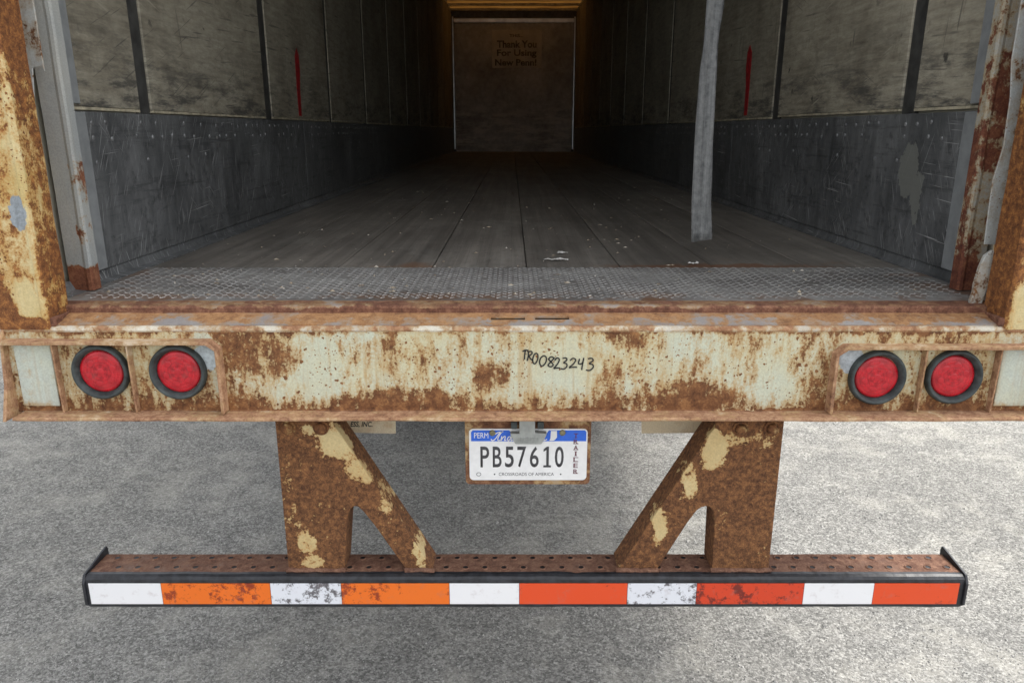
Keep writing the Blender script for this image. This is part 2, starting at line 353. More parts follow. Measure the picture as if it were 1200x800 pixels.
def tape(name, col, dirt, mark=(.06, .05, .055)):
    g = G(name)
    hx = g.voro(g.vec(1, 1, 1), 330, rand=.0)
    n = g.noise(g.P, 7, 4, .6)
    c = g.mulc(col, g.grey(g.sm(hx, .1, .6, 1.06, .90)))
    d = g.add(g.mul(g.noise(g.P, 26, 9, .80), .65), g.mul(n, .35))
    c = g.mix(g.mul(g.sm(d, .65 - dirt, .70 - dirt), .9), c, mark)
    d2 = g.sm(g.noise(g.vec(1, 1, 1, off=(4, 2, 1)), 30, 6, .7), .55, .7, 0, .22)
    c = g.mix(d2, c, (.3, .2, .18))
    return g.pbr(c, .3, 0, None, Specular_IOR_Level=.6)
M['tape_white'] = tape('white_reflective_tape', (.92, .92, .94), .045)
M['tape_white_dirty'] = tape('scuffed_white_tape', (.82, .84, .90), .135)
M['tape_orange'] = tape('orange_reflective_tape', (.90, .18, .012), .14, (.22, .022, .008))
M['tape_red'] = tape('red_reflective_tape', (.82, .08, .014), .085, (.30, .03, .01))
M['tape_red_dirty'] = tape('scuffed_red_tape', (.70, .055, .012), .135, (.12, .012, .008))
M['redpaint'] = plain('red_wall_paint', (.34, .012, .016), .6, 0, .5, 40)
M['paper'] = plain('torn_paper', (.62, .61, .58), .85, 0, .25, 90)

def strap():
    g = G('grey_webbing')
    wv = g.math('SINE', g.mul(g.xyz()[2], 1500.0)); n = g.noise(g.vec(75, 75, 2.2), 1.0, 5, .65)
    n2 = g.noise(g.P, 60, 5, .7)
    c = g.ramp(g.add(g.mul(n, .6), g.mul(n2, .4)), [(.38, (.035, .038, .040)), (.62, (.155, .16, .16))])
    return g.pbr(c, .7, 0, g.bump(g.add(wv, g.mul(n2, 3)), .2, .001))
M['strap'] = strap()

def ground():
    g = G('weathered_asphalt')
    b1 = g.noise(g.P, 1.1, 5, .6, .3); b2 = g.noise(g.P, 6, 7, .68)
    c = g.ramp(g.add(g.mul(b1, .45), g.mul(b2, .55)), [(.34, (.205, .201, .190)), (.66, (.310, .303, .282)), (.5, (.255, .250, .234))])
    h = None
    for fq, lo_, hi_ in ((165, .66, 1.30), (90, .74, 1.24)):
        wv = g.warped(fq * .6, .35 / fq)
        col = g.voro(wv, fq, out='Color'); d = g.voro(wv, fq)
        r_ = g.n('ShaderNodeSeparateColor', {0: col}).outputs[0]
        c = g.mulc(c, g.grey(g.sm(r_, 0, 1, lo_, hi_)))
        hh = g.mul(g.sub(1.0, g.math('MULTIPLY', d, 1.0)), g.mul(g.add(r_, .15), 60.0 / fq))
        h = hh if h is None else g.add(h, hh)
    pit = g.mul(g.sm(g.noise(g.P, 95, 3, .6), .60, .70), g.sm(g.noise(g.P, 7, 4, .6), .38, .6))
    c = g.mix(g.mul(pit, .75), c, (.07, .07, .068))
    f = g.noise(g.P, 260, 3, .7)
    c = g.mulc(c, g.grey(g.sm(f, .25, .75, .80, 1.18)))
    dust = g.sm(g.add(g.mul(b2, .5), g.mul(g.noise(g.vec(1, 1, 1, off=(3, 8, 0)), 1.7, 6, .65), .5)), .48, .62)  # random pale patches: part dust, part painted stand-in for dappled sunlight
    c = g.mix(g.mul(dust, .38), c, (.42, .405, .36))
    h = g.sub(g.add(h, g.mul(b2, .6)), g.mul(pit, 1.2))
    return g.pbr(c, .95, 0, g.bump(h, .75, .006), Specular_IOR_Level=.2)
M['ground'] = ground()
def stones():
    g = G('loose_gravel')
    i = g.noise(g.P, 130, 2, .6)
    c = g.ramp(i, [(.36, (.115, .113, .11)), (.64, (.48, .47, .44)), (.5, (.28, .275, .26))])
    return g.pbr(c, .9)
M['stones'] = stones()

# ------------------------------------------------------------------ mesh helpers
def link(name, bm, mat, parent=None, smooth=False, loc=(0, 0, 0)):
    me = bpy.data.meshes.new(name)
    bmesh.ops.recalc_face_normals(bm, faces=bm.faces)
    if smooth:
        for f in bm.faces: f.smooth = True
    bm.to_mesh(me); bm.free()
    if isinstance(mat, str): mat = M[mat]
    me.materials.append(mat)
    o = bpy.data.objects.new(name, me); COL.objects.link(o)
    o.location = loc
    if parent: o.parent = parent
    return o

def box(x0, x1, y0, y1, z0, z1, bm=None, bev=0.0, seg=1):
    tmp = bmesh.new()
    vs_ = [tmp.verts.new(p) for p in [(x0, y0, z0), (x1, y0, z0), (x1, y1, z0), (x0, y1, z0), (x0, y0, z1), (x1, y0, z1), (x1, y1, z1), (x0, y1, z1)]]
    for f in [(0, 3, 2, 1), (4, 5, 6, 7), (0, 1, 5, 4), (1, 2, 6, 5), (2, 3, 7, 6), (3, 0, 4, 7)]: tmp.faces.new([vs_[i] for i in f])
    if bev: bmesh.ops.bevel(tmp, geom=tmp.edges[:], offset=bev, segments=seg, profile=.5, affect='EDGES')
    return merge(bm, tmp)

def merge(bm, tmp):
    if bm is None: return tmp
    me = bpy.data.meshes.new('tmp'); tmp.to_mesh(me); tmp.free(); bm.from_mesh(me); bpy.data.meshes.remove(me)
    return bm

def prism(poly, y0, y1, bm=None, bev=0.0, axis='Y', seg=2):
    """extrude a 2D outline: axis Y -> outline in XZ; axis X -> outline in YZ; axis Z -> outline in XY"""
    def P(p, t):
        return {'Y': (p[0], t, p[1]), 'X': (t, p[0], p[1]), 'Z': (p[0], p[1], t)}[axis]
    tmp = bmesh.new()
    A = [tmp.verts.new(P(p, y0)) for p in poly]; B = [tmp.verts.new(P(p, y1)) for p in poly]
    tmp.faces.new(A); tmp.faces.new(B[::-1])
    n = len(poly)
    for i in range(n): tmp.faces.new([A[i], B[i], B[(i + 1) % n], A[(i + 1) % n]])
    bmesh.ops.recalc_face_normals(tmp, faces=tmp.faces)
    if bev: bmesh.ops.bevel(tmp, geom=tmp.edges[:], offset=bev, segments=seg, profile=.5, affect='EDGES')
    return merge(bm, tmp)

def sweep_x(profile, xs, jit=0.0, bm=None, fr=9.0, closed=True):
    """closed (y,z) profile carried along X, edges slightly uneven like hammered old steel"""
    tmp = bmesh.new(); rings = []
    for x in xs:
        ring = []
        for k, (y, z) in enumerate(profile):
            q = mnoise.noise_vector(Vector((x * fr, y * 40, z * 40))) * jit + mnoise.noise_vector(Vector((x * fr * 5, y * 40 + 9, z * 40))) * jit * .4
            ring.append(tmp.verts.new((x, y + q.y, z + q.z)))
        rings.append(ring)
    n = len(profile)
    for r0, r1 in zip(rings, rings[1:]):
        for k in range(n if closed else n - 1):
            tmp.faces.new([r0[k], r0[(k + 1) % n], r1[(k + 1) % n], r1[k]])
    if closed: tmp.faces.new(rings[0]); tmp.faces.new(rings[-1][::-1])
    return merge(bm, tmp)

def sweep_z(profile, zs, jit=0.0, fr=9.0):
    """closed (x,y) profile carried up Z"""
    tmp = bmesh.new(); rings = []
    for z in zs:
        ring = []
        for (x, y) in profile:
            q = mnoise.noise_vector(Vector((x * 40, y * 40, z * fr))) * jit + mnoise.noise_vector(Vector((x * 40, y * 40 + 5, z * fr * 5))) * jit * .4
            ring.append(tmp.verts.new((x + q.x, y + q.y, z)))
        rings.append(ring)
    n = len(profile)
    for r0, r1 in zip(rings, rings[1:]):
        for k in range(n): tmp.faces.new([r0[k], r0[(k + 1) % n], r1[(k + 1) % n], r1[k]])
    tmp.faces.new(rings[0]); tmp.faces.new(rings[-1][::-1])
    return tmp

def frange(a_, b_, n): return [a_ + (b_ - a_) * i / n for i in range(n + 1)]

def lathe(prof, c, axis='Y', n=40, bm=None):
    """prof: (radius, offset along the axis)"""
    tmp = bmesh.new(); rings = []
    def P(r, h, t):
        u, v = r * math.cos(t), r * math.sin(t)
        return {'Y': (c[0] + u, c[1] + h, c[2] + v), 'X': (c[0] + h, c[1] + u, c[2] + v), 'Z': (c[0] + u, c[1] + v, c[2] + h)}[axis]
    for (r, h) in prof:
        if r < 1e-6: rings.append([tmp.verts.new(P(0, h, 0))])
        else: rings.append([tmp.verts.new(P(r, h, 2 * math.pi * k / n)) for k in range(n)])
    for r0, r1 in zip(rings, rings[1:]):
        for k in range(n):
            k2 = (k + 1) % n
            if len(r0) == 1 and len(r1) == 1: continue
            if len(r0) == 1: tmp.faces.new([r0[0], r1[k], r1[k2]])
            elif len(r1) == 1: tmp.faces.new([r0[k], r1[0], r0[k2]])
            else: tmp.faces.new([r0[k], r1[k], r1[k2], r0[k2]])
    return merge(bm, tmp)

def ribbon(pts, width, y, bm=None, th=.0006):
    """pen stroke: a thin raised ribbon on a plane facing -Y; pts in (x,z)"""
    tmp = bmesh.new(); L = []; n = len(pts)
    for i, (x, z) in enumerate(pts):
        x0, z0 = pts[max(i - 1, 0)]; x1, z1 = pts[min(i + 1, n - 1)]
        dx, dz = x1 - x0, z1 - z0; l = math.hypot(dx, dz) or 1
        nx, nz = -dz / l * width / 2, dx / l * width / 2
        L.append([tmp.verts.new((x + nx, y, z + nz)), tmp.verts.new((x - nx, y, z - nz))])
    for q, r_ in zip(L, L[1:]): tmp.faces.new([q[0], r_[0], r_[1], q[1]])
    solidify(tmp, th)
    return merge(bm, tmp)

def smooth_path(pts, n=6):
    out = []
    for i in range(len(pts) - 1):
        p0, p1, p2, p3 = pts[max(i - 1, 0)], pts[i], pts[i + 1], pts[min(i + 2, len(pts) - 1)]
        for k in range(n):
            t = k / n
            out.append(tuple(.5 * (2 * p1[j] + (p2[j] - p0[j]) * t + (2 * p0[j] - 5 * p1[j] + 4 * p2[j] - p3[j]) * t * t + (3 * p1[j] - p0[j] - 3 * p2[j] + p3[j]) * t ** 3) for j in (0, 1)))
    return out + [pts[-1]]

def text_bm(s_, x0, x1, z0, z1, y, bold=0.0, shear=0.0, th=.0005, bm=None):
    """lettering fitted to a rectangle on a plane facing -Y (z0..z1 is the height of its capitals and descenders)"""
    cu = bpy.data.curves.new('lettering', 'FONT'); cu.body = s_; cu.offset = bold; cu.shear = shear; cu.resolution_u = 4
    o = bpy.data.objects.new('lettering', cu); COL.objects.link(o)
    dg = bpy.context.evaluated_depsgraph_get(); me = bpy.data.meshes.new_from_object(o.evaluated_get(dg))
    tmp = bmesh.new(); tmp.from_mesh(me)
    bpy.data.objects.remove(o); bpy.data.curves.remove(cu); bpy.data.meshes.remove(me)
    xs = [v.co.x for v in tmp.verts]; ys = [v.co.y for v in tmp.verts]
    ax, bx, ay, by = min(xs), max(xs), min(ys), max(ys)
    for v in tmp.verts:
        v.co = Vector((x0 + (v.co.x - ax) / (bx - ax) * (x1 - x0), y, z0 + (v.co.y - ay) / (by - ay) * (z1 - z0)))
    if th: solidify(tmp, th)
    return merge(bm, tmp)

def solidify(bm, th):
    bm.normal_update(); bmesh.ops.solidify(bm, geom=bm.faces[:], thickness=th)

def thing(o, label, cat, group=None):
    o['label'] = label; o['category'] = cat
    if group: o['group'] = group
    return o

# ------------------------------------------------------------------ ground
def grid_sheet():
    bm = bmesh.new()
    xs = [-1400, -160, -40, -12] + frange(-4, 4, 60) + [12, 40, 160, 1400]
    ys = [-1400, -160, -40, -8] + frange(.5, 7.5, 60) + [20, 60, 200, 1400]
    V = [[bm.verts.new((x, y, mnoise.noise(Vector((x * .8, y * .8, 0))) * .006 if (abs(x) < 5 and 0 < y < 8) else 0)) for x in xs] for y in ys]
    for r0, r1 in zip(V, V[1:]):
        for k in range(len(xs) - 1): bm.faces.new([r0[k], r0[k + 1], r1[k + 1], r1[k]])
    return bm
gr = link('asphalt_ground', grid_sheet(), 'ground', smooth=True); gr['kind'] = 'structure'
def gravel():
    verts, faces = [], []
    base = [(0, 0, 1), (1, 0, 0), (0, 1, 0), (-1, 0, 0), (0, -1, 0), (.7, .7, .3), (-.6, .6, .25)]
    fc = [(0, 1, 5), (0, 5, 2), (0, 2, 6), (0, 6, 3), (0, 3, 4), (0, 4, 1)]
    r2 = random.Random(3)
    for i in range(62000):
        y = 1.85 + 3.3 * r2.random() ** 1.25; hw = .35 + .72 * y
        x = r2.uniform(-hw, hw)
        cl = mnoise.noise(Vector((x * 1.7, y * 1.7, 3))) + .35 * (x > .2)
        if r2.random() > .72 + .8 * cl: continue
        s_ = .0019 + .0044 * r2.random() ** 2.0 + (.008 * r2.random() if r2.random() < .022 else 0)
        z = mnoise.noise(Vector((x * .8, y * .8, 0))) * .006 - s_ * .15
        ang = r2.random() * 6.28; ca, sa = math.cos(ang), math.sin(ang)
        e1, e2, e3 = r2.uniform(.7, 1.4), r2.uniform(.7, 1.2), r2.uniform(.45, .95)
        b0 = len(verts)
        for (px, py, pz) in base:
            px *= e1 * s_; py *= e2 * s_
            verts.append((x + px * ca - py * sa, y + px * sa + py * ca, z + pz * s_ * e3))
        faces += [(a_ + b0, b_ + b0, c_ + b0) for (a_, b_, c_) in fc]
    me = bpy.data.meshes.new('loose_gravel'); me.from_pydata(verts, [], faces); me.materials.append(M['stones'])
    o = bpy.data.objects.new('loose_gravel', me); COL.objects.link(o); o['kind'] = 'stuff'
    o['label'] = 'loose grey grit lying on the asphalt'
gravel()

# ------------------------------------------------------------------ trailer
TR = bpy.data.objects.new('semi_trailer', None); COL.objects.link(TR); TR.location = (0, 1.755, 0)
thing(TR, 'rusty cream semi trailer seen from behind into its open empty cargo box', 'trailer')
TR_OFF = -TR.location
def part(name, bm, mat, parent=None, smooth=False, label=None, kind=None):
    """a piece of the trailer: its origin goes to the middle of its own mesh"""
    bb = [Vector(v.co) for v in bm.verts]
    lo = Vector((min(v.x for v in bb), min(v.y for v in bb), min(v.z for v in bb))); hi = Vector((max(v.x for v in bb), max(v.y for v in bb), max(v.z for v in bb)))
    c = (lo + hi) / 2
    bmesh.ops.translate(bm, verts=bm.verts, vec=-c)
    o = link(name, bm, mat, None, smooth)
    p = parent or TR
    o.parent = p
    o.location = c - world_loc(p)
    if label: o['label'] = label
    if kind: o['kind'] = kind
    return o
def world_loc(o):
    v = Vector(o.location)
    while o.parent: o = o.parent; v += Vector(o.location)
    return v
YR = 1.755           # plane of the rear frame
FZ = 1.295           # cargo floor
YF = 16.1            # inside face of the front wall
WX = 1.25            # inside face of the side walls
RZ = 4.03            # underside of the roof

# rear beam: folded sheet (face + bottom lip)
xs = frange(-1.273, 1.273, 220)
prof = [(1.7635, 1.2600), (1.7575, 1.2575), (1.7550, 1.2520), (1.7550, 1.15), (1.7550, 1.0490), (1.7520, 1.0455), (1.7040, 1.0450), (1.7012, 1.0425), (1.7012, 1.0385),
        (1.7040, 1.0365), (1.7600, 1.0360), (1.7640, 1.0400), (1.7640, 1.15), (1.7640, 1.2520)]
beam = part('rear_beam', sweep_x(prof[:6] + [(1.7560, 1.0365 + .006), (1.7640, 1.0420)] + prof[12:], xs, .0012), 'beam')
part('bottom_lip', sweep_x([(1.7530, 1.0452), (1.7040, 1.0450), (1.7012, 1.0425), (1.7012, 1.0385), (1.7040, 1.0365), (1.7600, 1.0360), (1.7630, 1.0412), (1.7558, 1.0416)], frange(-1.256, 1.256, 240), .0016), 'lip', beam)
part('rounded_top_edge', sweep_x([(1.7548, 1.2490), (1.7530, 1.2535), (1.7548, 1.2585), (1.7600, 1.2618), (1.7668, 1.2620), (1.7660, 1.2560), (1.7600, 1.2540)], xs, .0011), 'beam_edge', beam)
for s in (-1, 1):
    x0 = s * 1.276
    part('beam_end_plate', prism([(1.700, 1.036), (1.764, 1.036), (1.90, 1.08), (1.90, 1.262), (1.756, 1.262), (1.742, 1.235), (1.728, 1.12)], x0 - .004, x0 + .004, None, .0015, 'X'), 'lip', beam)
# ledge with its two drain slots, and the riser behind it
def ledge_bm():
    bm = bmesh.new()
    xs_ = sorted(set([round(x, 4) for x in frange(-1.273, 1.273, 160)] + [-.09, -.005, .02, .105]))
    rows = [1.7660, 1.7815, 1.7925, 1.8055, 1.8180, 1.8300]
    slots = [(-.09, -.005), (.02, .105)]
    def zf(y): return 1.2612 + (y - 1.766) * .21
    V = [[bm.verts.new((x, y, zf(y) + mnoise.noise(Vector((x * 7, y * 30, 0))) * .0014)) for x in xs_] for y in rows]
    for j in range(len(rows) - 1):
        for i in range(len(xs_) - 1):
            mx_ = (xs_[i] + xs_[i + 1]) / 2
            if j == 2 and any(a_ < mx_ < b_ for a_, b_ in slots): continue
            bm.faces.new([V[j][i], V[j][i + 1], V[j + 1][i + 1], V[j + 1][i]])
    solidify(bm, -.004)
    return bm
part('sill_ledge', ledge_bm(), 'ledge')
part('drain_channel', box(-.12, .13, 1.785, 1.815, 1.225, 1.250, None, 0), 'frame')  # dark box added below the slots to stand for their shade
part('sill_riser', sweep_x([(1.8305, 1.2735), (1.8295, 1.2905), (1.8320, 1.2952), (1.8370, 1.2968), (1.8870, 1.2970), (1.8880, 1.2900), (1.8400, 1.2880), (1.8380, 1.2735)], frange(-1.247, 1.247, 160), .0013), 'sillrust')

# tail lamp housings: shelf, end fin, dividers
RDZ = {-1: 0.0, 1: -.012}
def housing(s):
    dz = RDZ[s]
    top = 1.232 + dz
    outline = [(1.272, top), (.772, top), (.7465, top - .022), (.7465, 1.0462), (.7545, 1.0462), (.7545, top - .024), (.775, top - .009), (1.272, top - .009)]
    bm = prism([(s * x, z) for x, z in outline], 1.7235, 1.7562, None, .0012, 'Y', 1)
    bmesh.ops.subdivide_edges(bm, edges=[q for q in bm.edges if q.calc_length() > .2], cuts=30, use_grid_fill=True)
    for v in bm.verts:
        v.co += mnoise.noise_vector(v.co * 22) * .0013
    h = part('lamp_housing', bm, 'lip')
    for x in (.970, 1.151):
        part('divider_fin', prism([(1.738, 1.0462), (1.7558, 1.0462), (1.7558, top - .0092), (1.732, top - .0092)], s * x - .0022, s * x + .0022, None, .0008, 'X', 1), 'lip', h)
    part('patch_plate', box(min(s * 1.166, s * 1.256), max(s * 1.166, s * 1.256), 1.7515, 1.7548, 1.058, 1.221 + dz, None, .0012), 'patch', h, label='pale painted patch plate outboard of the lamps')
for s in (-1, 1): housing(s)

def lamp(x, z):
    c = (x, 1.755, z)
    ring = lathe([(.0700, .0005), (.0700, -.006), (.0690, -.0125), (.0665, -.0165), (.0640, -.0175), (.0605, -.0155), (.0565, -.0075), (.0545, -.0020), (.0535, .0005)], c, 'Y', 56)
    l = part('tail_lamp', lathe([(.0536, .0008), (.0530, -.0030), (.0505, -.0050), (.0400, -.0064), (.02, -.0076), (0, -.0080)], c, 'Y', 48), 'lens', None, True)
    part('rubber_grommet', ring, 'rubber', l, True)
    for k in range(7):
        r_ = 0 if k == 6 else .0285
        q = (x + r_ * math.cos(k * math.pi / 3 + .3), 1.755 - (.0079 if k == 6 else .0069), z + r_ * math.sin(k * math.pi / 3 + .3))
        part('diode', lathe([(.0105, .0010), (.0092, .0000), (.006, -.0004), (0, -.0005)], q, 'Y', 16), 'diode', l, True)
for x, z in [(-1.049, 1.149), (-.859, 1.148), (.864, 1.134), (1.052, 1.136)]: lamp(x, z)

# marker writing on the beam
WR = {'T': [[(0, .9), (.45, 1.05), (1.0, 1.0)], [(.45, 1.0), (.42, .5), (.45, .05)]],
      'R': [[(.15, 1.0), (.2, .5), (.1, 0)], [(.1, .95), (.6, 1.0), (.7, .75), (.25, .5)], [(.3, .5), (.6, .2), (.9, .05)]],
      '0': [[(.5, 1), (.15, .8), (.0, .4), (.2, .02), (.6, 0), (.95, .4), (.9, .85), (.5, 1.02)]],
      '8': [[(.95, .9), (.5, 1.02), (.15, .8), (.5, .52), (.9, .22), (.6, 0), (.15, .15), (.5, .5), (.9, .85), (.95, .95)]],
      '2': [[(.05, .75), (.4, 1.0), (.8, .85), (.6, .45), (.05, .02), (.5, .05), (1.1, .05)]],
      '3': [[(.1, .95), (.6, 1.0), (.8, .8), (.35, .55), (.8, .45), (.9, .2), (.5, -.05), (.0, -.02)]],
      '4': [[(.1, .95), (.0, .5), (.4, .45), (.8, .6)], [(.8, 1.05), (.7, .5), (.65, -.15)]]}
def scrawl():
    bm = bmesh.new(); first = True
    lay = [('T', 611.5, 410.5, 7, 11), ('R', 617, 411.5, 8, 11), ('0', 624, 413.5, 6, 12), ('0', 632, 416.5, 8, 11.5), ('8', 641, 418, 8, 11.5), ('2', 649, 419, 7, 12.5), ('3', 657.5, 419, 7.5, 12.5),
           ('2', 667, 419.5, 8.5, 11), ('4', 677.5, 419.5, 7, 12), ('3', 687, 419.5, 9, 13.5)]
    for ch, u, v, wd, ht in lay:
        x0, z1, k = -.012 + (u - 612) * .0021, 1.2030 - (v - 410) * .00219, .0021
        for st in WR[ch]:
            pts = smooth_path([(x0 + p[0] * wd * k + p[1] * .002, z1 - (1 - p[1]) * ht * .00219) for p in st], 6)
            ribbon(pts, .0034, 1.7538, bm, .0004)
    return bm
part('marker_number', scrawl(), 'ink', beam)

# corner posts: folded front face with an inward return
def post(s):
    def pr_(*pts): return [(s * x, y) for x, y in pts]
    pf = pr_((1.2795, 1.752), (1.176, 1.752), (1.170, 1.7495), (1.163, 1.7505), (1.158, 1.757), (1.1575, 1.80), (1.1580, 1.842), (1.161, 1.846), (1.1655, 1.844),
             (1.1655, 1.80), (1.1655, 1.762), (1.19, 1.760), (1.2715, 1.760), (1.2715, 2.02), (1.2795, 2.02))
    zs = frange(1.2555, 3.98, 150)
    return part('corner_post', sweep_z(pf, zs, .0018), 'post')
for s in (-1, 1): post(s)
for s in (-1, 1):   # weld gusset where the post stands on the ledge
    part('post_foot', prism([(s * 1.1700, 1.7566), (s * 1.1450, 1.757), (s * 1.150, 1.82), (s * 1.1565, 1.842), (s * 1.1570, 1.80)], 1.2610, 1.283, None, .003, 'Z', 1), 'sillrust')
hdr = part('rear_header', box(-1.28, 1.28, 1.75, 1.86, 3.985, 4.10, None, .006), 'post')

# door tracks and their guards
def track(s, mat):
    pf = [(s * x, y) for x, y in ((1.2495, 2.014), (1.205, 2.014), (1.197, 2.011), (1.189, 2.012), (1.1845, 2.018), (1.1845, 2.050), (1.190, 2.054), (1.196, 2.05), (1.196, 2.024), (1.2495, 2.024))]
    return part('door_track', sweep_z(pf, frange(FZ + .003, 3.90, 90), .0010), mat)
track(-1, 'track'); track(1, 'track_rust')
part('track_guard', prism([(-1.2490, 3.9), (-1.2490, 1.81), (-1.222, 1.80), (-1.214, 1.868), (-1.189, 1.872), (-1.186, 1.86), (-1.187, 3.9)], 1.945, 1.950, None, .001, 'Y', 1), 'guard')
part('track_guard', prism([(1.2490, 3.9), (1.2490, 1.44), (1.170, 1.44), (1.1665, 1.52), (1.1640, 1.60), (1.176, 1.68), (1.172, 1.80), (1.160, 1.88), (1.158, 2.2), (1.163, 3.9)], 1.903, 1.908, None, .001, 'Y', 1), 'guard')
gp = part('broken_guard_piece', prism([(1.1320, 1.2855), (1.1300, 1.305), (1.1340, 1.322), (1.1335, 1.345), (1.1400, 1.392), (1.1470, 1.418), (1.1640, 1.432), (1.1735, 1.430), (1.1690, 1.345), (1.1570, 1.279)], 1.856, 1.868, None, .0015, 'Y', 1), 'guard')
gp['label'] = 'broken pale lower end of the door track guard'

# cargo floor
seams = [-1.21, -.905, -.600, -.295, .010, .315, .620, .925, 1.23]
for a_, b_ in zip(seams, seams[1:]):
    part('floor_board', box(a_ + .0016, b_ - .0016, 2.383, YF, FZ - .035, FZ - .001 + rng.uniform(-.0008, .0008), None, .0022), 'board')
part('floor_side_rail', prism([(-1.249, FZ - .03), (-1.2085, FZ - .03), (-1.2085, FZ + .002), (-1.236, FZ + .005), (-1.249, FZ + .03)], 1.9, YF, None, .001, 'Y', 1), 'kick')
part('floor_side_rail', prism([(1.249, FZ - .03), (1.2315, FZ - .03), (1.2315, FZ + .002), (1.24, FZ + .005), (1.249, FZ + .03)], 1.9, YF, None, .001, 'Y', 1), 'kick')
part('subfloor', box(-1.2695, 1.2695, 1.90, YF + .02, FZ - .12, FZ - .040, None, 0), 'frame')
tp = part('tread_plate', box(-1.2065, 1.2295, 1.889, 2.380, FZ - .030, FZ + .0005, None, .001), 'tread')
def lugs():
    verts, faces = [], []
    nx, ny = 78, 15
    px, py = 2.40 / nx, .46 / ny
    for j in range(ny):
        for i in range(nx):
            for k in (0, 1):
                x = -1.19 + (i + .5 + .5 * k) * px * .995; y = 1.915 + (j + .5 + .5 * k) * py
                if abs(x) > 1.2: continue
                ang = R(42 if (k == 0) else -42)
                L_, W_, H_ = .0112, .0034, .0018
                if rng.random() < .04: continue
                ca, sa = math.cos(ang), math.sin(ang); b0 = len(verts); z0 = FZ - .0002
                for (lx, ly, lz) in [(-L_, 0, 0), (0, -W_, 0), (L_, 0, 0), (0, W_, 0), (-L_ * .45, 0, H_), (L_ * .45, 0, H_)]:
                    verts.append((x + lx * ca - ly * sa, y + lx * sa + ly * ca, z0 + lz))
                faces += [tuple(q + b0 for q in f) for f in [(0, 1, 4), (1, 5, 4), (1, 2, 5), (2, 3, 5), (3, 4, 5), (3, 0, 4)]]
    bm = bmesh.new(); me = bpy.data.meshes.new('t'); me.from_pydata(verts, [], faces); bm.from_mesh(me); bpy.data.meshes.remove(me)
    return bm
part('tread_lugs', lugs(), 'lug', tp, kind='stuff')

# side walls
STUDS = {-1: [(2.553, 2.631), (3.85, 3.95), (5.18, 5.25), (6.45, 6.52), (7.72, 7.79), (8.99, 9.06), (10.26, 10.33), (11.53, 11.60), (12.80, 12.87), (14.07, 14.14), (15.3, 15.37)],
         1: [(2.507, 2.590), (3.78, 3.87), (5.10, 5.17), (6.37, 6.44), (7.64, 7.71), (8.91, 8.98), (10.18, 10.25), (11.45, 11.52), (12.72, 12.79), (13.99, 14.06), (15.25, 15.32)]}
for s in (-1, 1):
    sk = part('side_wall', box(min(s * 1.2765, s * 1.2705), max(s * 1.2765, s * 1.2705), 2.022, YF + .05, 1.14, 4.05, None, 0), 'skin')
    y = 2.06
    for k, (a_, b_) in enumerate(STUDS[s] + [(YF, YF)]):
        z0 = 1.787 + rng.uniform(-.003, .003)
        if b_ - .1 < 20:
            q = part('plywood_panel', box(min(s * WX, s * 1.262), max(s * WX, s * 1.262), y + .002, a_ - .002, z0, RZ - .06, None, .002), 'ply')
            part('panel_edge', box(min(s * 1.2485, s * 1.2605), max(s * 1.2485, s * 1.2605), y + .006, a_ - .006, z0 - .009, z0 - .0005, None, .001), 'woodedge', q)
        if a_ < YF:
            part('wall_stud', box(min(s * 1.2560, s * 1.2685), max(s * 1.2560, s * 1.2685), a_, b_, FZ, RZ - .03, None, .001), 'stud')
        y = b_
    # kick plates, one length of sheet after the other
    ke = [2.06, 4.5, 6.94, 9.38, 11.82, 14.26, YF]
    for k, (a_, b_) in enumerate(zip(ke, ke[1:])):
        kp = part('kick_plate', box(min(s * 1.2430, s * 1.2555), max(s * 1.2430, s * 1.2555), a_ + .0015, b_ - .0015, FZ + .031, 1.772, None, .001), 'kick')
        if k < 2:
            bm = bmesh.new()
            for row, zz in enumerate((1.742, 1.700, 1.628)):
                yy = a_ + .17
                while yy < b_ - .05:
                    if rng.random() < (.85 if row < 2 else .5):
                        lathe([(.0075, 0), (.006, -.0022 * s), (.0035, -.0032 * s), (0, -.0030 * s)], (s * 1.2431, yy + rng.uniform(-.006, .006), zz + rng.uniform(-.004, .004)), 'X', 8, bm)
                    yy += rng.choice((.075, .075, .11, .15)) if row < 2 else .16
            part('rivets', bm, 'rivet', kp, kind='stuff')
    for (z0, z1, y1) in ((1.792, 3.9, 2.186), (FZ + .032, 1.770, 2.202)):
        part('wall_end_trim', box(min(s * 1.2405, s * 1.2515), max(s * 1.2405, s * 1.2515), 2.056, y1, z0, z1, None, .0015), 'trim')
    yk = 4.47 if s < 0 else 4.30
    pts = [(yk - .03, 1.80), (yk + .025, 1.80), (yk + .03, 1.95), (yk + .055, 2.05), (yk + .05, 2.13), (yk + .015, 2.165), (yk - .03, 2.12), (yk - .035, 1.95)]
    part('red_paint_mark', prism(pts, s * 1.2480, s * 1.2495, None, 0, 'X'), 'redpaint')

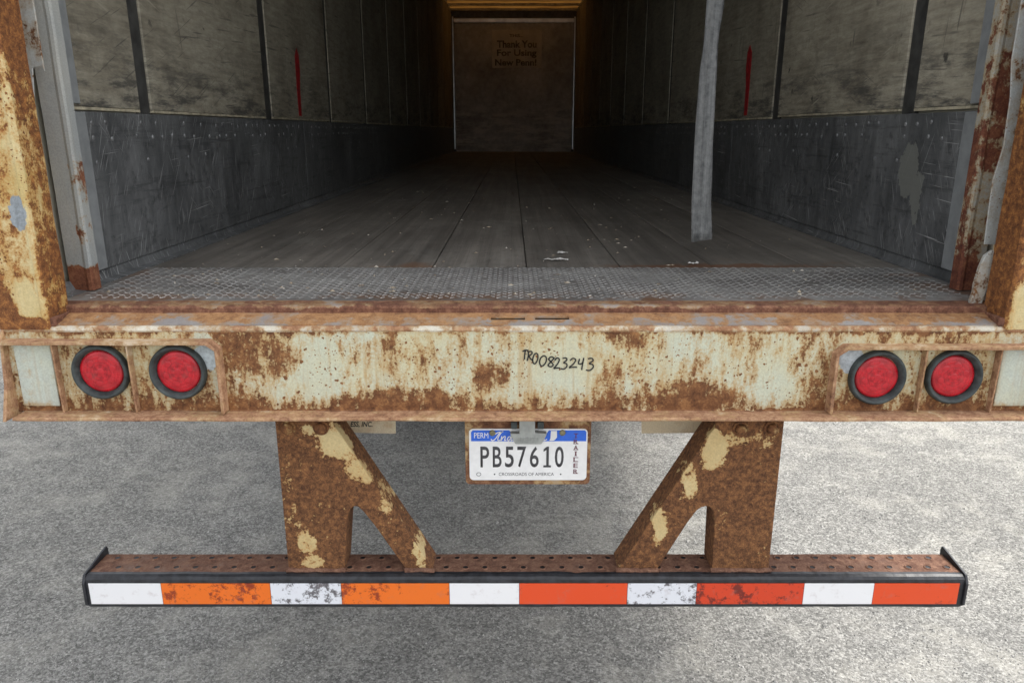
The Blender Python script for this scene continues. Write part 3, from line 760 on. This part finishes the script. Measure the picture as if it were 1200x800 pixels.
# front wall, roof and nose
fw = part('front_wall', box(-1.2, 1.2, YF, YF + .03, FZ, 3.86, None, .004), 'front')
for s in (-1, 1):
    part('corner_trim', box(min(s * 1.208, s * 1.235), max(s * 1.208, s * 1.235), YF - .04, YF, FZ + .05, 3.90, None, .004), 'fronttrim', fw)
    part('corner_fill', box(min(s * 1.2, s * 1.27), max(s * 1.2, s * 1.27), YF + .001, YF + .03, FZ, RZ, None, 0), 'stud', fw)
part('top_trim', box(-1.2, 1.2, YF - .03, YF - .001, 3.79, 3.87, None, .006), 'fronttrim', fw)
part('header_strip', box(-1.2, 1.2, YF - .012, YF + .03, 3.88, RZ, None, 0), 'stud', fw)
part('nose_skin', box(-1.2765, 1.2765, YF + .052, YF + .07, 1.14, 4.05, None, 0), 'skin')
YS = 14.0
rf = part('roof', box(-1.28, 1.28, 1.87, YS, RZ + .012, RZ + .03, None, .004), 'alu')
part('roof_skylight', box(-1.28, 1.28, YS + .003, YF + .07, RZ + .014, RZ + .018, None, 0), 'skylight')
for k in range(24):
    y = 1.95 + .61 * k
    if y > YF - .05: break
    part('roof_bow', box(-1.255, 1.255, y - .022, y + .022, RZ - .034, RZ + .011, None, .006), 'bow')
for s in (-1, 1): part('top_rail', box(min(s * 1.2705, s * 1.2520), max(s * 1.2705, s * 1.2520), 2.03, YF, RZ - .04, RZ + .01, None, 0), 'alu')
# roll-up door stowed under the roof, out of the way above the opening
for k in range(5):
    part('door_section', box(-1.20, 1.20, 2.0 + k * .50, 2.0 + k * .50 + .492, 3.925, 3.955, None, .003), 'skin')
# under the floor
uf = part('underframe', box(-.55, -.47, 2.4, 15.8, .84, 1.17, None, 0), 'frame')
part('underframe', box(.47, .55, 2.4, 15.8, .84, 1.17, None, 0), 'frame')
for y in (4.95, 6.20):  # unseen axles, set close to the rear to block light under the floor
    part('axle', lathe([(0, -1.0), (.07, -1.0), (.07, 1.0), (0, 1.0)], (0, y, .50), 'X', 20), 'frame')
    for s in (-1, 1):
        for xx in (.80, 1.12):
            wh = part('wheel', lathe([(.29, -.11), (.47, -.12), (.50, -.09), (.505, 0), (.50, .09), (.47, .12), (.29, .11)], (s * xx, y, .505), 'X', 40), 'tyre', None, True)
            part('rim', lathe([(0, -.03), (.14, -.03), (.17, -.06), (.29, -.10), (.29, .10), (.17, .05), (.14, .03), (0, .03)], (s * xx, y, .505), 'X', 32), 'rim', wh)

# underride guard: bar, two legs, tread holes, tape
def guard():
    ZT, ZB, Y0, Y1 = .575, .4815, 1.747, 1.864
    pf = [(Y0 + .014, ZT), (Y0 + .006, ZT - .003), (Y0 + .001, ZT - .009), (Y0, ZT - .014), (Y0, ZB + .006), (Y0 + .005, ZB), (Y1 - .006, ZB), (Y1, ZB + .006), (Y1, ZT - .006), (Y1 - .006, ZT)]
    bar = part('underride_guard', sweep_x(pf, frange(-1.176, 1.172, 180), .0009), 'bar', label='rusty underride guard with red and white reflective tape')
    part('front_strip', sweep_x([(Y0 + .0230, ZT + .0010), (Y0 + .0125, ZT + .0014), (Y0 + .0045, ZT - .0018), (Y0 - .0008, ZT - .008), (Y0 - .0016, ZT - .014), (Y0 - .0016, ZB + .005), (Y0 + .004, ZB - .0012), (Y0 + .012, ZB - .0012),
                               (Y0 + .012, ZB + .004), (Y0 + .004, ZB + .010), (Y0 + .004, ZT - .016), (Y0 + .012, ZT - .006), (Y0 + .0230, ZT - .004)], frange(-1.177, 1.173, 260), .0014, None, 14.0), 'black', bar)
    cuts = [105, 190, 318, 401, 528, 610, 737, 818, 944, 1026, 1126]
    mats = ['tape_white', 'tape_orange', 'tape_white_dirty', 'tape_orange', 'tape_white', 'tape_red', 'tape_white_dirty', 'tape_red_dirty', 'tape_white', 'tape_red']
    names = {'tape_white': 'clean white', 'tape_orange': 'orange scuffed', 'tape_white_dirty': 'dirty white', 'tape_red': 'bright red', 'tape_red_dirty': 'dirty red'}
    for (u0, u1, m_) in zip(cuts, cuts[1:], mats):
        x0, x1 = -1.170 + (u0 - 105) * (2.330 / 1021), -1.170 + (u1 - 105) * (2.330 / 1021)
        part('reflective_tape', box(x0 + .0006, x1 - .0006, Y0 - .0032, Y0 - .0020, ZB + .0125, ZT - .0180, None, 0), m_, bar, label=names[m_] + ' piece of reflective tape')
    for s in (-1, 1):
        xe = s * 1.179 - .002
        part('end_plate', prism([(Y0 - .008, ZB + .012), (Y0 - .008, ZT - .018), (Y0 + .004, ZT + .004), (Y1 + .004, ZT + .020), (Y1 + .008, ZT + .010), (Y1 + .006, ZB + .01), (Y1 - .02, ZB - .003), (Y0 + .01, ZB - .003)],
                                xe - .0035, xe + .0035, None, .0012, 'X', 1), 'black', bar)
    # pierced grip holes: raised rim round a flat black disc painted as the hole's shade
    bm = bmesh.new(); bm2 = bmesh.new()
    for row, yy in enumerate((1.838, 1.7915)):
        x = -1.135 + row * .026
        while x < 1.15:
            c = (x, yy, ZT - .0008)
            lathe([(.0125, 0), (.0098, .0030), (.0080, .0034), (.0068, .0012)], c, 'Z', 12, bm)
            lathe([(.0082, .0018), (0, .0018)], c, 'Z', 10, bm2)
            x += .0525
    part('grip_holes', bm, 'bar', bar, kind='stuff'); part('grip_hole_pits', bm2, 'ink', bar, kind='stuff')
    legs = [[(-.641, 1.034), (-.641, .5765), (-.490, .5765), (-.475, .715), (-.470, .742), (-.464, .758), (-.455, .768), (-.444, .767), (-.432, .756), (-.418, .736), (-.397, .704), (-.322, .5765), (-.250, .5765), (-.478, .975), (-.494, 1.000), (-.494, 1.034)],
            [(.657, 1.034), (.657, .5765), (.503, .5765), (.500, .715), (.498, .742), (.493, .756), (.484, .766), (.473, .768), (.462, .765), (.450, .755), (.429, .721), (.354, .5765), (.248, .5765), (.468, .972), (.484, .993), (.484, 1.034)]]
    for lg in legs:
        g = bmesh.new()
        g = prism(lg, 1.775, 1.861, g, .0028, 'Y', 2)
        part('guard_leg', g, 'leg', bar)
        feet = sorted([p_[0] for p_ in lg if p_[1] < .58])
        wb = bmesh.new()
        for f0, f1 in ((feet[0], feet[1]), (feet[2], feet[3])):
            sweep_x([(1.776 + .0075 * math.cos(t_) - .003, ZT + .0035 + .0065 * math.sin(t_)) for t_ in [k_ * math.pi / 4 for k_ in range(8)]], frange(f0 - .004, f1 + .004, 34), .0032, wb, 45.0)
        part('weld_bead', wb, 'bar', bar)
    for (x, z) in [(-.608, .992), (-.524, .992), (.546, .988), (.626, .990)]:
        bm = lathe([(.0205, .0015), (.0205, -.004), (.0150, -.0048)], (x, 1.775, z), 'Y', 20)
        lathe([(.0148, -.0035), (.0140, -.012), (.010, -.0155), (0, -.0165)], (x, 1.775, z), 'Y', 6 if x > 0 else 14, bm)
        part('leg_bolt', bm, 'rustbolt', bar)
guard()

# licence plate on its bracket
def rounded(x0, x1, z0, z1, r_, n=5):
    out = []
    for cx, cz, a0 in ((x1 - r_, z1 - r_, 0), (x0 + r_, z1 - r_, 90), (x0 + r_, z0 + r_, 180), (x1 - r_, z0 + r_, 270)):
        for k in range(n + 1):
            t = R(a0 + 90 * k / n); out.append((cx + r_ * math.cos(t), cz + r_ * math.sin(t)))
    return out
part('plate_bracket', prism(rounded(-.158, .166, .829, 1.034, .012), 1.7805, 1.7850, None, .001, 'Y', 1), 'bracket')
PY = 1.7775
pl = part('license_plate', prism(rounded(-.1475, .157, .8425, .9865, .011), PY, PY + .0022, None, .0006, 'Y', 1), 'plate_white', label='white and blue trailer license plate')
X0, XW = -.1475, .3045; Z1, ZH = .9865, .144
def fx(u): return X0 + (u - 550.0) / 138.0 * XW            # along the plate, measured on its own width
def fz(v): return Z1 - (v - 503.0) / 60.0 * ZH
part('blue_band', prism([(fx(552.5), fz(517.2)), (fx(686.5), fz(517.2)), (fx(686.5), fz(507)), (fx(685), fz(504.6)), (fx(643), fz(504.6)), (fx(638), fz(512)), (fx(601), fz(512)), (fx(597), fz(504.6)), (fx(554.5), fz(504.6)), (fx(552.5), fz(507))], PY - .0004, PY + .0004), 'plate_blue', pl)
XS = [563.0, 577.5, 591.8, 606.3, 621.0, 636.0, 650.3]
bm = bmesh.new()
CH = 'PB57610'
for ch, u in zip(CH, XS):
    u0, u1 = (u, u + 10.4)
    if ch == '1':
        prism([(fx(u + a_), fz(b_)) for a_, b_ in [(1.0, 547.6), (1.0, 545.3), (4.3, 545.3), (4.3, 527.2), (1.0, 529.4), (1.0, 526.6), (4.8, 523.4), (7.2, 523.4), (7.2, 545.3), (9.8, 545.3), (9.8, 547.6)]], PY - .0008, PY - .0002, bm)
        continue
    text_bm(ch, fx(u0), fx(u1), fz(547.6), fz(523.4), PY - .0002, .012, 0, .0006, bm)
part('serial_lettering', bm, 'plate_dark', pl)
part('slogan_lettering', text_bm('CROSSROADS OF AMERICA', fx(584.5), fx(649.5), fz(557.6), fz(553.9), PY - .0002, 0, 0, .0004), 'plate_dark', pl)
bm = bmesh.new()
for k, ch in enumerate('TRAILER'):
    wd = 1.6 if ch == 'I' else 5.2
    uc, v0 = 674.4 + .1 * k, 508.2 + k * 6.95
    text_bm(ch, fx(uc - wd / 2), fx(uc + wd / 2), fz(v0 + 5.2), fz(v0), PY - .0006, .01, 0, .0005, bm)
    if ch in 'TRAIL':   # slab serifs
        for zz in ((v0 + 5.2,) if ch in 'TRA' else (v0 + 5.2, v0 + .4)):
            box(fx(uc - (1.6 if ch in 'TI' else 3.0)), fx(uc + (1.6 if ch in 'TI' else 3.0)), PY - .0009, PY - .0004, fz(zz), fz(zz - .6), bm)
part('trailer_lettering', bm, 'plate_red', pl)
part('corner_lettering', text_bm('PERM', fx(556), fx(572.5), fz(513.6), fz(507.4), PY - .0008, .0, 0, .0004), 'plate_white', pl)
bm = bmesh.new()
script = [[(575.5, 514.5), (577.5, 516.3), (581, 514), (585, 508.5), (588.5, 506.2), (585.8, 509.5), (583.6, 514), (584.2, 516.3), (586.5, 515.5)], [(580.5, 509), (584, 507), (590, 505.8)],
          [(588.3, 511.2), (587.2, 516.4), (589.4, 513), (591.8, 511.2), (592.2, 513), (591.3, 516), (593.5, 515.3)], [(599.0, 512.2), (596.6, 511.8), (594.8, 514.4), (596.2, 516.4), (599.2, 512.4), (599.0, 516.2), (601.5, 515)],
          [(602.8, 512.4), (601.2, 514.6), (602.6, 516.4), (605, 512)],
          [(637.4, 512.4), (634.8, 511.8), (633, 514.4), (634.6, 516.4), (637.8, 512.2), (637.4, 516.2), (640.8, 514.6)], [(630.5, 515.8), (632, 514.2), (633.2, 513)]]
for st in script: ribbon(smooth_path([(fx(u), fz(v)) for u, v in st], 5), .0023, PY - .0010, bm, .0004)
part('script_lettering', bm, 'plate_white', pl)
part('state_outline', prism([(fx(u), fz(v)) for u, v in [(645.2, 505.2), (652.2, 505.2), (652.4, 512.5), (650.8, 514.6), (649.0, 516.2), (646.0, 516.6), (643.6, 516.3), (644.8, 513.8)]], PY - .0010, PY - .0004), 'plate_white', pl)
bm = bmesh.new()
for u in (579.5, 657.5): lathe([(.0021, 0), (.0021, -.0004), (0, -.0004)], (fx(u), PY - .0002, fz(555.8)), 'Y', 12, bm)
ribbon([(fx(560.8 + 2.6 * math.cos(t)), fz(555.8 + 2.0 * math.sin(t))) for t in frange(0.4, 6.6, 12)], .0012, PY - .0002, bm, .0004)
part('plate_dots', bm, 'plate_dark', pl)
for (u, v) in ((577.3, 507.6), (658.7, 507.4)):
    part('plate_bolt', lathe([(.0082, .001), (.0082, -.002), (.0062, -.0045), (.0030, -.0052), (0, -.0048)], (fx(u), PY, fz(v)), 'Y', 14), 'bolt', pl, True)
# plate lamp hanging down over the plate
pll = part('plate_lamp', prism([(fx(608.5), 1.034), (fx(608.5), fz(505)), (fx(598), fz(505)), (fx(598.6), fz(507.5)), (fx(603.6), fz(516.4)), (fx(605), fz(517)), (fx(633), fz(517)), (fx(634.4), fz(516.4)), (fx(639.4), fz(507.5)), (fx(640), fz(505)), (fx(626.5), fz(504)), (fx(626.5), 1.034)],
                               1.7560, 1.7745, None, .0015, 'Y', 2), 'lampgrey')
for k in range(7):
    u = 606.5 + k * 3.9
    part('cooling_rib', box(fx(u) - .0011, fx(u) + .0011, 1.7530, 1.7565, fz(515.0), fz(509.2), None, .0004), 'lampgrey', pll)
for u in (602.5, 633.0): part('lamp_foot', prism(rounded(fx(u - 3.6), fx(u + 3.6), fz(500.5), 1.012, .003), 1.7600, 1.7735, None, .001, 'Y', 1), 'rubber', pll)
# cream hanger plates under the beam
fl = part('flap_hanger', prism([(-.548, 1.03), (-.548, .905), (-.3640, .9000), (-.3600, 1.03)], 1.950, 1.954, None, .001, 'Y', 1), 'flap', label='cream hanger plate with black company lettering')
bm = text_bm('ESS, INC.', -.490, -.428, .9190, .9370, 1.9496, .02, .25, .0005)
part('hanger_lettering', bm, 'ink', fl)
part('flap_hanger', prism([(.3200, 1.03), (.3275, .9010), (.512, .9030), (.530, .930), (.520, .945), (.520, 1.03)], 1.950, 1.954, None, .001, 'Y', 1), 'flap')

# ------------------------------------------------------------------ things in the trailer
def strap_bm():
    zs = frange(1.425, 3.97, 90); bm = bmesh.new(); rings = []
    key = [(1.425, .484, .0285, .0), (1.56, .4755, .0265, .05), (1.72, .4715, .0250, .10), (1.86, .4715, .0240, .2), (1.935, .4735, .0225, .42), (2.04, .478, .0255, .30), (2.6, .49, .028, .05), (3.97, .50, .028, 0)]
    def at(z):
        for q, r_ in zip(key, key[1:]):
            if q[0] <= z <= r_[0]:
                t = (z - q[0]) / (r_[0] - q[0]); t = t * t * (3 - 2 * t)
                return [q[i] + (r_[i] - q[i]) * t for i in (1, 2, 3)]
        return key[-1][1:]
    for z in zs:
        cx, hw, tw = at(z)
        fr = []
        for k in range(9):
            q = -1 + k / 4
            d = .0030 * math.cos(q * 4.2) + .0018 * q * q
            x, y = q * hw, d
            fr.append((cx + x * math.cos(tw) - y * math.sin(tw), 2.05 + x * math.sin(tw) + y * math.cos(tw)))
        bk = [(x, y + .0026) for x, y in fr[::-1]]
        rings.append([bm.verts.new((x, y, z)) for x, y in fr + bk])
    n = len(rings[0])
    for r0, r1 in zip(rings, rings[1:]):
        for k in range(n): bm.faces.new([r0[k], r0[(k + 1) % n], r1[(k + 1) % n], r1[k]])
    bm.faces.new(rings[0]); bm.faces.new(rings[-1][::-1])
    for k, v in enumerate(rings[0]): v.co.z += .010 * (v.co.x - .455) / .06 + rng.uniform(-.0015, .0015); v.co.y -= .004
    bmesh.ops.translate(bm, verts=bm.verts, vec=(-.49, -2.05, -1.425))
    return bm
st = link('pull_strap', strap_bm(), 'strap', None, True, (.49, 2.05, 1.425))
thing(st, 'long grey webbing pull strap hanging in the open rear doorway', 'strap')

# notice on the front wall
M['notice'] = plain('faded_notice_board', (.50, .48, .43), .7, 0, .2, 4)
nb = link('notice_sign', box(-.50, .50, -.010, -.002, -.36, .36, None, .002), 'notice', None, False, (.06, YF, 3.30))
thing(nb, 'faded thank you notice with dark lettering on the far front wall', 'sign')
bm = bmesh.new()
for s_, x0, x1, z0, z1 in [('THIS...', -.15, .13, .22, .28), ('Thank You', -.40, .40, .02, .16), ('For Using', -.40, .40, -.17, -.01), ('New Penn!', -.44, .40, -.32, -.19)]:
    text_bm(s_, x0, x1, z0, z1, -.0112, .03, 0, .001, bm)
M['fadedink'] = plain('faded_sign_ink', (.13, .12, .11), .7, 0, .5, 9)
tl = link('sign_lettering', bm, 'fadedink', nb)

# scraps on the floor
def scrap(x, y, l, w_, seed, label):
    r_ = random.Random(seed); bm = bmesh.new(); n = 7; V = []
    for i in range(n):
        t = i / (n - 1) * 2 - 1
        hw = w_ * (1 - .5 * abs(t)) * r_.uniform(.5, 1.2)
        z = .003 + .004 * r_.random()
        V.append([bm.verts.new((t * l, -hw + r_.uniform(-.003, .003), z)), bm.verts.new((t * l, r_.uniform(-.002, .002), z + .006 * r_.random())), bm.verts.new((t * l, hw, z * .7))])
    for q, s2 in zip(V, V[1:]):
        for k in (0, 1): bm.faces.new([q[k], s2[k], s2[k + 1], q[k + 1]])
    solidify(bm, .0006)
    o = link('paper_scrap', bm, 'paper', None, False, (x, y, FZ + .0005)); o.rotation_euler[2] = r_.uniform(-.25, .25)
    thing(o, label, 'paper scrap', 'paper scraps on the trailer floor')
scrap(.112, 2.515, .042, .013, 4, 'largest torn white paper scrap on the cargo floor right of the middle seam')
scrap(.143, 2.66, .020, .014, 9, 'small crumpled paper scrap just behind the largest white scrap')
scrap(.56, 2.44, .017, .008, 12, 'small pale scrap on the floor boards below the hanging strap')
def litter():
    verts, faces = [], []
    r2 = random.Random(21)
    for i in range(540):
        y = 1.95 + 4.2 * r2.random() ** 1.6; x = r2.uniform(-1.15, 1.18)
        s_ = .0016 + .005 * r2.random() ** 3.5
        b0 = len(verts); ang = r2.random() * 6.28; z0 = FZ + .0006
        k1 = r2.uniform(1, 2.6)
        for j in range(4):
            t = ang + j * 1.57; verts.append((x + s_ * k1 * math.cos(t) * (1 if j % 2 else .6), y + s_ * math.sin(t), z0))
        verts.append((x, y, z0 + s_ * r2.uniform(.5, 1.1)))
        faces += [(b0 + j, b0 + (j + 1) % 4, b0 + 4) for j in range(4)]
    me = bpy.data.meshes.new('floor_litter'); me.from_pydata(verts, [], faces); me.materials.append(M['chips'])
    o = bpy.data.objects.new('floor_litter', me); COL.objects.link(o); o['kind'] = 'stuff'; o['label'] = 'specks of wood chip and dirt on the trailer floor'
g_ = G('wood_chip_litter'); i_ = g_.noise(g_.P, 25, 2, .5)
M['chips'] = g_.pbr(g_.ramp(i_, [(.35, (.12, .10, .08)), (.68, (.60, .57, .5)), (.5, (.34, .28, .2))]), .85)
litter()
